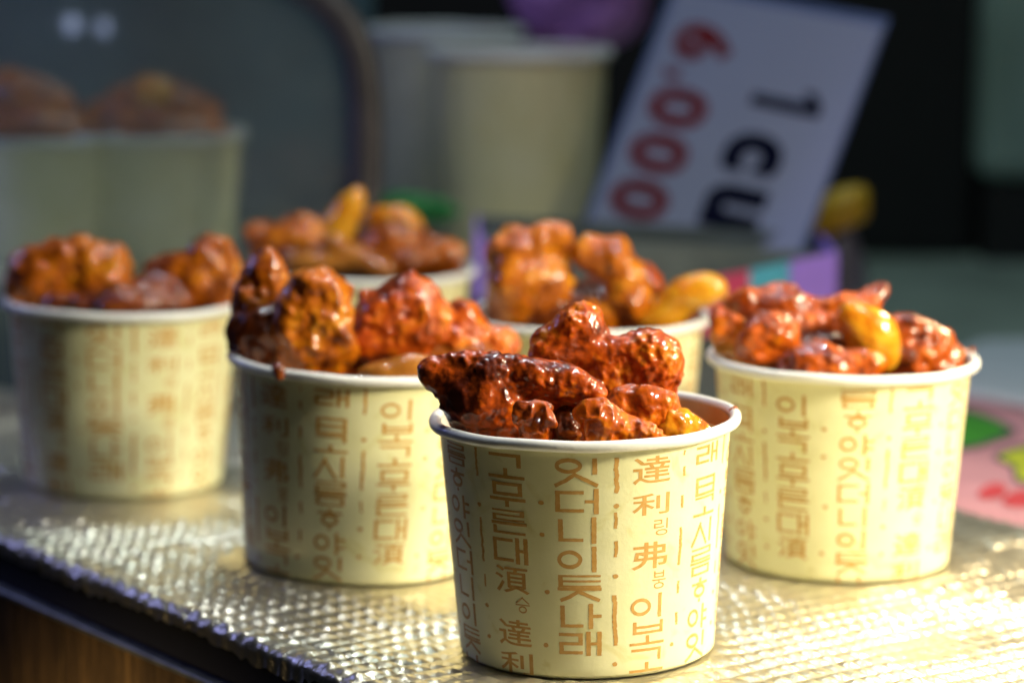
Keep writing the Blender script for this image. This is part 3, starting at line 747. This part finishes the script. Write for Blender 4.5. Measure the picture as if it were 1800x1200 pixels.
chick('sauce soaked filling low in the back left cup', 'backleft', [(560, 460, 90, 34, 0, 0, 90), (690, 455, 90, 36, 0, 0, 90), (760, 465, 50, 24)], 0, vox=0.0014, style='lump', mat=CHICK3)
chick('large curled chicken chunk at the left of the back right cup', 'backright', [(915, 440, 52, 36), (965, 425, 34, 30), (905, 500, 46, 58), (950, 490, 40, 50), (985, 480, 22, 40), (930, 545, 66, 30)], -10, vox=VB, style='lump', mat=CHICK2, dig=[(968, 480, 14, 26, 0, -20, 26), (880, 462, 34, 6, -20, -22, 20)])
chick('hooked chicken chunk in the middle of the back right cup', 'backright', [(1050, 448, 34, 28), (1085, 445, 26, 24), (1100, 490, 32, 40), (1105, 535, 32, 36), (1060, 555, 50, 26)], -10, vox=VB, style='lump', mat=CHICK2, dig=[(1042, 500, 24, 32, 0, -10, 50)])
chick('small chicken bit beside the potato in the back right cup', 'backright', [(1138, 495, 26, 28), (1145, 530, 26, 30)], 2, vox=VB, style='lump', mat=CHICK)
cake('golden potato wedge at the right of the back right cup', 'backright', [(1215, 515, 44, 30, -15), (1250, 505, 28, 24), (1180, 540, 40, 28, -25), (1160, 565, 40, 20)], -12, vox=VB, k=0.006)
chick('sauce soaked filling low in the back right cup', 'backright', [(960, 550, 90, 44, 0, 6, 90), (1050, 540, 70, 44, 0, 10, 80), (1130, 550, 80, 40, 0, 6, 80), (1190, 560, 40, 26)], 0, vox=0.0014, style='lump', mat=CHICK3)

# sauce spots left on the rims (parts of the cups)
def rim_spot(cup, blobs, dy):
    o, V = food_at('sauce_spot', '', '', None, blobs, SAUCE if cup == 'left' else CHICK2, dy, style='smooth', vox=0.0003, k=0.001, mtx=CUPM[cup])
    r = cups[cup]; w = o.location.copy(); o.parent = r; o.matrix_parent_inverse = r.matrix_world.inverted(); o.location = w
bpy.context.view_layer.update()
rim_spot('left', [(490, 647, 9, 8), (492, 658, 6, 9)], -41)
rim_spot('front', [(1293, 718, 5, 4), (1286, 722, 4, 3)], 3)
rim_spot('front', [(808, 762, 8, 6), (815, 766, 7, 5)], -22)
rim_spot('right', [(1708, 614, 7, 5)], 3)

# ---------------------------------------------------------------- price sign in a striped card box
LILAC = plain('lilac_card', (0.32, 0.20, 0.78), 0.6, noise=0.06)
CRIM = plain('crimson_card', (0.55, 0.05, 0.14), 0.6, noise=0.06)
CYAN = plain('cyan_card', (0.07, 0.42, 0.58), 0.6, noise=0.06)
GREYC = plain('grey_card', (0.10, 0.13, 0.13), 0.6)
bx = empty('striped_box'); tag(bx, 'low card box with lilac cyan and crimson stripes holding the price sign', 'box')
A, B = aty(834, 412, 1.345), aty(1468, 446, 1.325)
ztop = 0.5 * (A[2] + B[2]); dz = B[2] - A[2]
def wallp(name, u0, u1, mat, p0=A, p1=B, dpt=0.0015, hgt=0.045, dback=0.0):
    a = p0 + (p1 - p0) * u0; b = p0 + (p1 - p0) * u1
    V = []
    for q in (a, b):
        for dy_ in (0, dpt):
            for zz in (-hgt, 0): V.append((q[0], q[1] + dback + dy_, q[2] + zz))
    Fc = [(0, 4, 5, 1), (2, 3, 7, 6), (1, 5, 7, 3), (0, 2, 6, 4), (0, 1, 3, 2), (4, 6, 7, 5)]
    return mesh_obj(name, V, Fc, mat, bx, smooth=False)
cutx = lambda x: (x - 834.0) / (1468 - 834.0)
bx_z = A[2] - 0.0
hb = max(A[2], B[2]) + 0.004
wallp('stripe', 0.0, cutx(852), LILAC, hgt=0.030)
T0, T1 = aty(1226, 494, 1.322), aty(1468, 443, 1.318)
for x0, x1, m in ((0.0, 0.38, CRIM), (0.38, 0.67, CYAN), (0.67, 1.0, LILAC)):
    wallp('stripe', x0 + 0.002, x1, m, p0=T0, p1=T1, hgt=0.026)
wallp('front_wall', 0.002, 0.998, GREYC, hgt=A[2] + 0.004, dback=0.0017)
wallp('back_wall', 0, 1, GREYC, dback=0.075, hgt=A[2] + 0.004)
for P_, nm in ((A, 'side_wall'), (B, 'side_wall')):
    V = [(P_[0] + dx, P_[1] + yy, zz) for dx in (0, 0.0015) for yy in (0.0016, 0.0749) for zz in (-0.004, P_[2])]
    mesh_obj(nm, V, [(0,1,3,2),(4,6,7,5),(0,4,5,1),(2,3,7,6),(1,5,7,3),(0,2,6,4)], LILAC, bx, smooth=False)

SIGNW = plain('white_sign_card', (0.29, 0.315, 0.46), 0.5, noise=0.03, scale=8)
SIGNB = plain('blue_sign_film', (0.10, 0.14, 0.30), 0.4, noise=0.05)
NAVY = plain('navy_print', (0.003, 0.004, 0.02), 0.95)
MAROON = plain('maroon_print', (0.17, 0.010, 0.010), 0.95)
for m_ in (NAVY, MAROON): m_.node_tree.nodes['Principled BSDF'].inputs['Specular IOR Level'].default_value = 0.1
sg = empty('price_sign'); tag(sg, 'tilted white price sign reading 1 cup 6,000 in the background', 'sign')
Ys = 1.43
# the card's own frame: u runs along the lines of writing (down the picture), v across them (to the right)
C0 = aty(1395, 190, Ys)
uu = np.array([-0.36, -0.30, -0.93]); uu /= np.linalg.norm(uu)
vv = np.array([1.0, 0, 0]); vv = np.array([0.82, -0.52, 0.0]); vv = vv - uu * np.dot(vv, uu); vv[2] = vv[2]
vv /= np.linalg.norm(vv)
nn = np.cross(uu, vv); nn = nn if np.dot(nn, -C0 + CAM) > 0 else -nn
def pix(p):
    d = p - CAM; z = d @ fw; return np.array([900 + F_PX * (d @ camR) / z, 600 - F_PX * (d @ camU) / z])
def on_sign(x, y):
    r = ray(x, y); k = np.dot(C0 - CAM, nn) / np.dot(r, nn); d = CAM + r * k - C0
    return np.array([d @ uu, d @ vv])
def sheet(name, u0, u1, v0, v1, off, th, mat):
    V = []
    for w_ in (off, off - th):
        for (u, v) in ((u0, v0), (u1, v0), (u1, v1), (u0, v1)): V.append(tuple(C0 + uu * u + vv * v + nn * w_))
    return mesh_obj(name, V, [(0,1,2,3),(7,6,5,4),(0,4,5,1),(1,5,6,2),(2,6,7,3),(3,7,4,0)], mat, sg, smooth=False)
tl, tr, bl = on_sign(1180, 10), on_sign(1548, 12), on_sign(1035, 390)
vL = 0.5 * (tl[1] + bl[1]); vR = on_sign(1480, 240)[1]; uT = 0.5 * (tl[0] + tr[0])
uB = on_sign(1300, 520)[0]
print('SIGN', tl, tr, bl, vL, vR, uT, uB)
sheet('film_backing', uT - 0.005, uB, vL - 0.004, vR + 0.0015, -0.0006, 0.001, SIGNB)
sheet('card', uT, uB - 0.004, vL, vR, 0.0, 0.0005, SIGNW)
def sign_text(name, ch, cx, cy, hgt, wid, mat):
    if ch == '1':
        V = np.array([(0.1, 0), (0.36, 0), (0.36, 1.0), (0.14, 1.0), (-0.16, 0.86), (-0.16, 0.68), (0.1, 0.80)]); Fc = [(0, 1, 2, 3, 6), (3, 4, 5, 6)]
    else: V, Fc = glyph(ch, 0.055 if mat is NAVY else 0.036)
    lo, hi = V.min(0), V.max(0); mid = (lo + hi) / 2; U = (V - mid) / (hi - lo)
    c = on_sign(cx, cy)
    # letter width runs along u, letter top points along +v
    W3 = [tuple(C0 + uu * (c[0] + q[0] * wid) + vv * (c[1] + q[1] * hgt) + nn * 0.0004) for q in U]
    return mesh_obj(name, W3, Fc, mat, sg, smooth=False)
mm_ = Ys * 1.0 / F_PX
for ch, x, y, hp, wp, m in (('1', 1385, 176, 122, 42, NAVY), ('c', 1325, 270, 104, 76, NAVY), ('u', 1288, 366, 104, 84, NAVY), ('p', 1250, 460, 130, 84, NAVY),
                            ('6', 1238, 77, 108, 72, MAROON), (',', 1180, 130, 34, 20, MAROON), ('0', 1192, 190, 108, 76, MAROON), ('0', 1158, 270, 108, 76, MAROON), ('0', 1124, 351, 108, 76, MAROON)):
    sign_text('printed_character', ch, x, y, hp * mm_ / 0.86, wp * mm_, m)

# ---------------------------------------------------------------- background things
shelf = prism('raised_shelf', [aty(-120, 500, 1.36)[:2], aty(1010, 420, 1.44)[:2], aty(1030, 420, 1.75)[:2], aty(-120, 500, 1.75)[:2]], -0.004, 0.042, plain('dark_teal_shelf', (0.055, 0.085, 0.085), 0.5, noise=0.2))
bevel(shelf, 0.002); tag(shelf, 'dark raised shelf at the back left carrying the blurred cups', 'shelf')
def bgcup(px, rim_y, Y, label, scale=1.0, turn=(1, 3), printed=True):
    p = aty(px, rim_y, Y); z0 = 0.0421
    m = Matrix.Translation((p[0], p[1], z0)) @ Matrix.Scale(scale, 4)
    c = make_cup(m, label, turn[0], turn[1], group='blurred cups on the back shelf', proto=pr, printed=printed); return c, m
c1, m1 = bgcup(262, 222, 1.46, 'out of focus cup of chicken behind the case pane, above the far left cup', 1.0, (1, 3), False)
c2, m2 = bgcup(40, 225, 1.44, 'out of focus bluish cup of chicken at the left picture edge', 1.0, (3, 0), False)
def tall_cup(px, rim_y, Y, rw, label):
    p = aty(px, rim_y, Y); z0 = 0.0421; r = rw * Y / F_PX / 2 / RO
    m = Matrix.Translation((p[0], p[1], z0)) @ Matrix.Diagonal((r, r, (p[2] - z0) / H, 1))
    return make_cup(m, label, 0, 0, group='tall pale cups left of the price sign', proto=pr, printed=False), m
cB, mB = tall_cup(912, 84, 1.53, 330, 'tall pale cup next to the price sign, the nearer of two')
cD, mD = tall_cup(782, 48, 1.66, 280, 'tall pale cup half hidden behind another, beside the dark case frame')
chick('blurred brown chicken heap in the cup behind the case pane', None, [(265, 180, 60, 36), (310, 195, 70, 34), (230, 200, 70, 34), (260, 235, 120, 30)], -6, mtx=m1, vox=0.002, style='lump', mat=CHICK2)
cake('blurred golden lump on the heap behind the case pane', None, [(272, 165, 36, 30)], -14, mtx=m1, vox=0.0016, mat=GOLD)
chick('blurred brown chicken heap in the bluish cup at the left edge', None, [(20, 170, 70, 40), (75, 190, 60, 34), (40, 230, 120, 28)], -6, mtx=m2, vox=0.002, style='lump', mat=CHICK2)
PURP = plain('lilac_pink_film', (0.62, 0.28, 0.72), 0.4, noise=0.2, scale=40)
o = piece('bag', 'lilac pink bag at the top behind the tall pale cup', 'bag', None, [(1040, 20, 80, 60), (985, 0, 70, 60), (1085, -25, 50, 60), (1020, -60, 110, 70), (960, -20, 60, 50), (990, 120, 60, 90), (980, 240, 60, 90), (980, 330, 62, 60), (980, 390, 62, 40)], PURP, 170, mtx=mB, vox=0.0026, style='lump', group=None)
GREENC = plain('green_cloth', (0.02, 0.20, 0.05), 0.7, noise=0.2)
o = piece('folded_cloth', 'folded green cloth at the foot of the large pale cup', 'cloth', None, [(720, 362, 50, 22), (770, 372, 34, 18), (700, 380, 40, 16)], GREENC, -60, mtx=mB, vox=0.0016, style='lump')

# case with rounded frame
FRAME = plain('dark_frame', (0.045, 0.042, 0.046), 0.45, noise=0.2)
BACKP = plain('green_grey_panel', (0.07, 0.13, 0.12), 0.6, noise=0.6, scale=9)
case = empty('display_case', tuple(aty(300, 420, 1.56)))
tag(case, 'rounded dark framed glass case behind the cups at upper left', 'display case')
def tube(name, pts, w, d, mat, parent):
    P = np.array(pts); n = len(P); V = []; Fc = []
    for i in range(n):
        t = P[min(i + 1, n - 1)] - P[max(i - 1, 0)]; t /= np.linalg.norm(t)
        s = np.cross(t, fw); s /= np.linalg.norm(s); f2 = np.cross(s, t)
        for k in range(8):
            a = 2 * math.pi * (k + .5) / 8; V.append(tuple(P[i] + s * w * math.cos(a) + f2 * d * math.sin(a)))
    for i in range(n - 1):
        for k in range(8): Fc.append((i * 8 + k, i * 8 + (k + 1) % 8, i * 8 + 8 + (k + 1) % 8, i * 8 + 8 + k))
    Fc += [tuple(range(8)), tuple(range(8 * (n - 1), 8 * n))]
    o = mesh_obj(name, V, Fc, mat); o.parent = parent; o.matrix_parent_inverse = Matrix.Translation(-Vector(parent.location)); return o
YC = 1.365
pp = [(-160, -62), (300, -62), (430, -58), (500, -42), (560, -8), (602, 36), (628, 90), (640, 160), (643, 240), (641, 330), (636, 420), (634, 470)]
cp = []
for i in range(len(pp) - 1):
    p0, p1, p2, p3 = [np.array(pp[max(0, min(len(pp) - 1, i + q))], float) for q in (-1, 0, 1, 2)]
    for u in np.linspace(0, 1, 6, endpoint=False):
        cp.append(0.5 * ((2 * p1) + (-p0 + p2) * u + (2 * p0 - 5 * p1 + 4 * p2 - p3) * u * u + (-p0 + 3 * p1 - 3 * p2 + p3) * u ** 3))
tube('frame', [aty(q[0], q[1], YC) for q in cp], 0.0088, 0.006, FRAME, case)
gm, gt, gb = newmat('case_glass'); gb.inputs['Base Color'].default_value = (0.72, 0.80, 0.80, 1); gb.inputs['Transmission Weight'].default_value = 0.955
gb.inputs['Roughness'].default_value = 0.03; gb.inputs['IOR'].default_value = 1.45
gn = nd(gt, 'ShaderNodeTexNoise', Scale=9.0, Detail=4.0); gr = ramp(gt, [(0.3, (0.06, 0.06, 0.06)), (0.75, (0.20, 0.20, 0.20))]); gt.links.new(gn.outputs['Fac'], gr.inputs[0]); gt.links.new(gr.outputs[0], gb.inputs['Roughness'])
gp = [aty(q[0], q[1], YC + 0.0015) for q in cp] + [aty(-160, 470, YC + 0.0015)]
n = len(gp); V = [tuple(p) for p in gp] + [tuple(p + np.array([0, 0.002, 0])) for p in gp]
pane = mesh_obj('pane', V, [tuple(range(n)), tuple(reversed(range(n, 2 * n)))] + [(i, i + n, (i + 1) % n + n, (i + 1) % n) for i in range(n)], gm, smooth=False); under(pane, case)
b0, b1 = aty(-200, 460, 1.70), aty(655, 460, 1.70)
bp_ = mesh_obj('back_panel', box_verts(b0[0], b1[0], 1.70, 1.704, 0.0421, 0.36), BOXF, BACKP, smooth=False); under(bp_, case)
LED_GLINT = bpy.data.materials.new('cold_reflection'); LED_GLINT.use_nodes = True  # glow standing in for lamp reflections on the pane
LED_GLINT.node_tree.nodes['Principled BSDF'].inputs['Emission Color'].default_value = (0.55, 0.62, 1.0, 1); LED_GLINT.node_tree.nodes['Principled BSDF'].inputs['Emission Strength'].default_value = 0.5
CABLE = plain('grey_cable', (0.20, 0.22, 0.24), 0.5)
for (x, y, rr, lab) in ((126, 44, 12, 'left of the two cold lamp reflections at the top left, built as glowing globes'), (182, 49, 10, 'right of the two cold lamp reflections at the top left, built as glowing globes')):
    c = aty(x, y, 1.62); r_ = rr * 1.62 / F_PX
    root = empty('led_reflection', tuple(c)); tag(root, lab, 'glint', 'cold lamp reflections on the case pane')
    lathe('glint_globe', [(0.0002, -r_ * 1.3)] + [(r_ * math.cos(a) , r_ * 1.3 * math.sin(a)) for a in np.linspace(-1.3, 1.1, 9)], LED_GLINT, root, 20)
    lathe('glint_stem', [(r_ * 0.45, r_ * 1.15), (r_ * 0.5, r_ * 1.2), (r_ * 0.5, r_ * 2.2), (r_ * 0.12, r_ * 2.5), (r_ * 0.12, 0.06)], CABLE, root, 16)

# bottle with yellow cap
bt = empty('sauce_bottle', (*aty(1474, 480, 1.50)[:2], -0.0044)); tag(bt, 'small grey sauce bottle with a yellow cap right of the price sign', 'bottle')
capz = aty(1482, 365, 1.50)[2] + 0.0044
BODY = plain('smoky_plastic', (0.20, 0.19, 0.23), 0.3, noise=0.1); YEL = plain('yellow_cap', (0.66, 0.40, 0.02), 0.5, noise=0.12)
lathe('body', [(0.0002, 0), (0.014, 0), (0.015, 0.003), (0.015, capz - 0.035), (0.012, capz - 0.022), (0.008, capz - 0.014), (0.008, capz - 0.009)], BODY, bt, 40)
cp_ = lathe('cap', [(0.009, capz - 0.010), (0.0150, capz - 0.010), (0.0158, capz - 0.007), (0.0155, capz + 0.004), (0.012, capz + 0.008), (0.005, capz + 0.010), (0.0002, capz + 0.0105)], YEL, bt, 40)
for v in cp_.data.vertices: v.co.z += 0.32 * v.co.x; v.co.x *= 0.95; v.co.y *= 0.85

# pale box high at the right and a black backdrop added for the dark gap beside it
PALEG = plain('pale_green_panel', (0.30, 0.42, 0.36), 0.6, noise=0.2, scale=8)
q0, q1 = aty(1722, 318, 1.90), aty(1990, 318, 1.90); qt = aty(1722, -160, 1.90)
DARKL = plain('dark_post', (0.012, 0.011, 0.011), 0.7)
hb_ = empty('pale_cabinet', (q0[0], 1.90, 0)); tag(hb_, 'pale green cabinet at the upper right edge on a dark base', 'cabinet')
o = bevel(mesh_obj('cabinet_body', box_verts(q0[0], q1[0], 1.90, 2.05, q0[2], qt[2]), BOXF, PALEG, smooth=False), 0.012, 4); under(o, hb_)
o = mesh_obj('base', box_verts(q0[0] + 0.006, q1[0], 1.906, 2.05, -0.0044, q0[2] - 0.0005), BOXF, DARKL, smooth=False); under(o, hb_)

k0, k1, kt = aty(1440, 300, 1.93), aty(1716, 300, 1.93), aty(1716, -180, 1.93)
bb = bevel(mesh_obj('black_backdrop', box_verts(k0[0], k1[0], 1.93, 2.05, -0.0044, kt[2]), BOXF, BLACK, smooth=False), 0.006, 3)  # added backdrop that makes the gap behind the sign black
tag(bb, 'tall black backdrop added for the dark gap right of the price sign', 'cabinet')
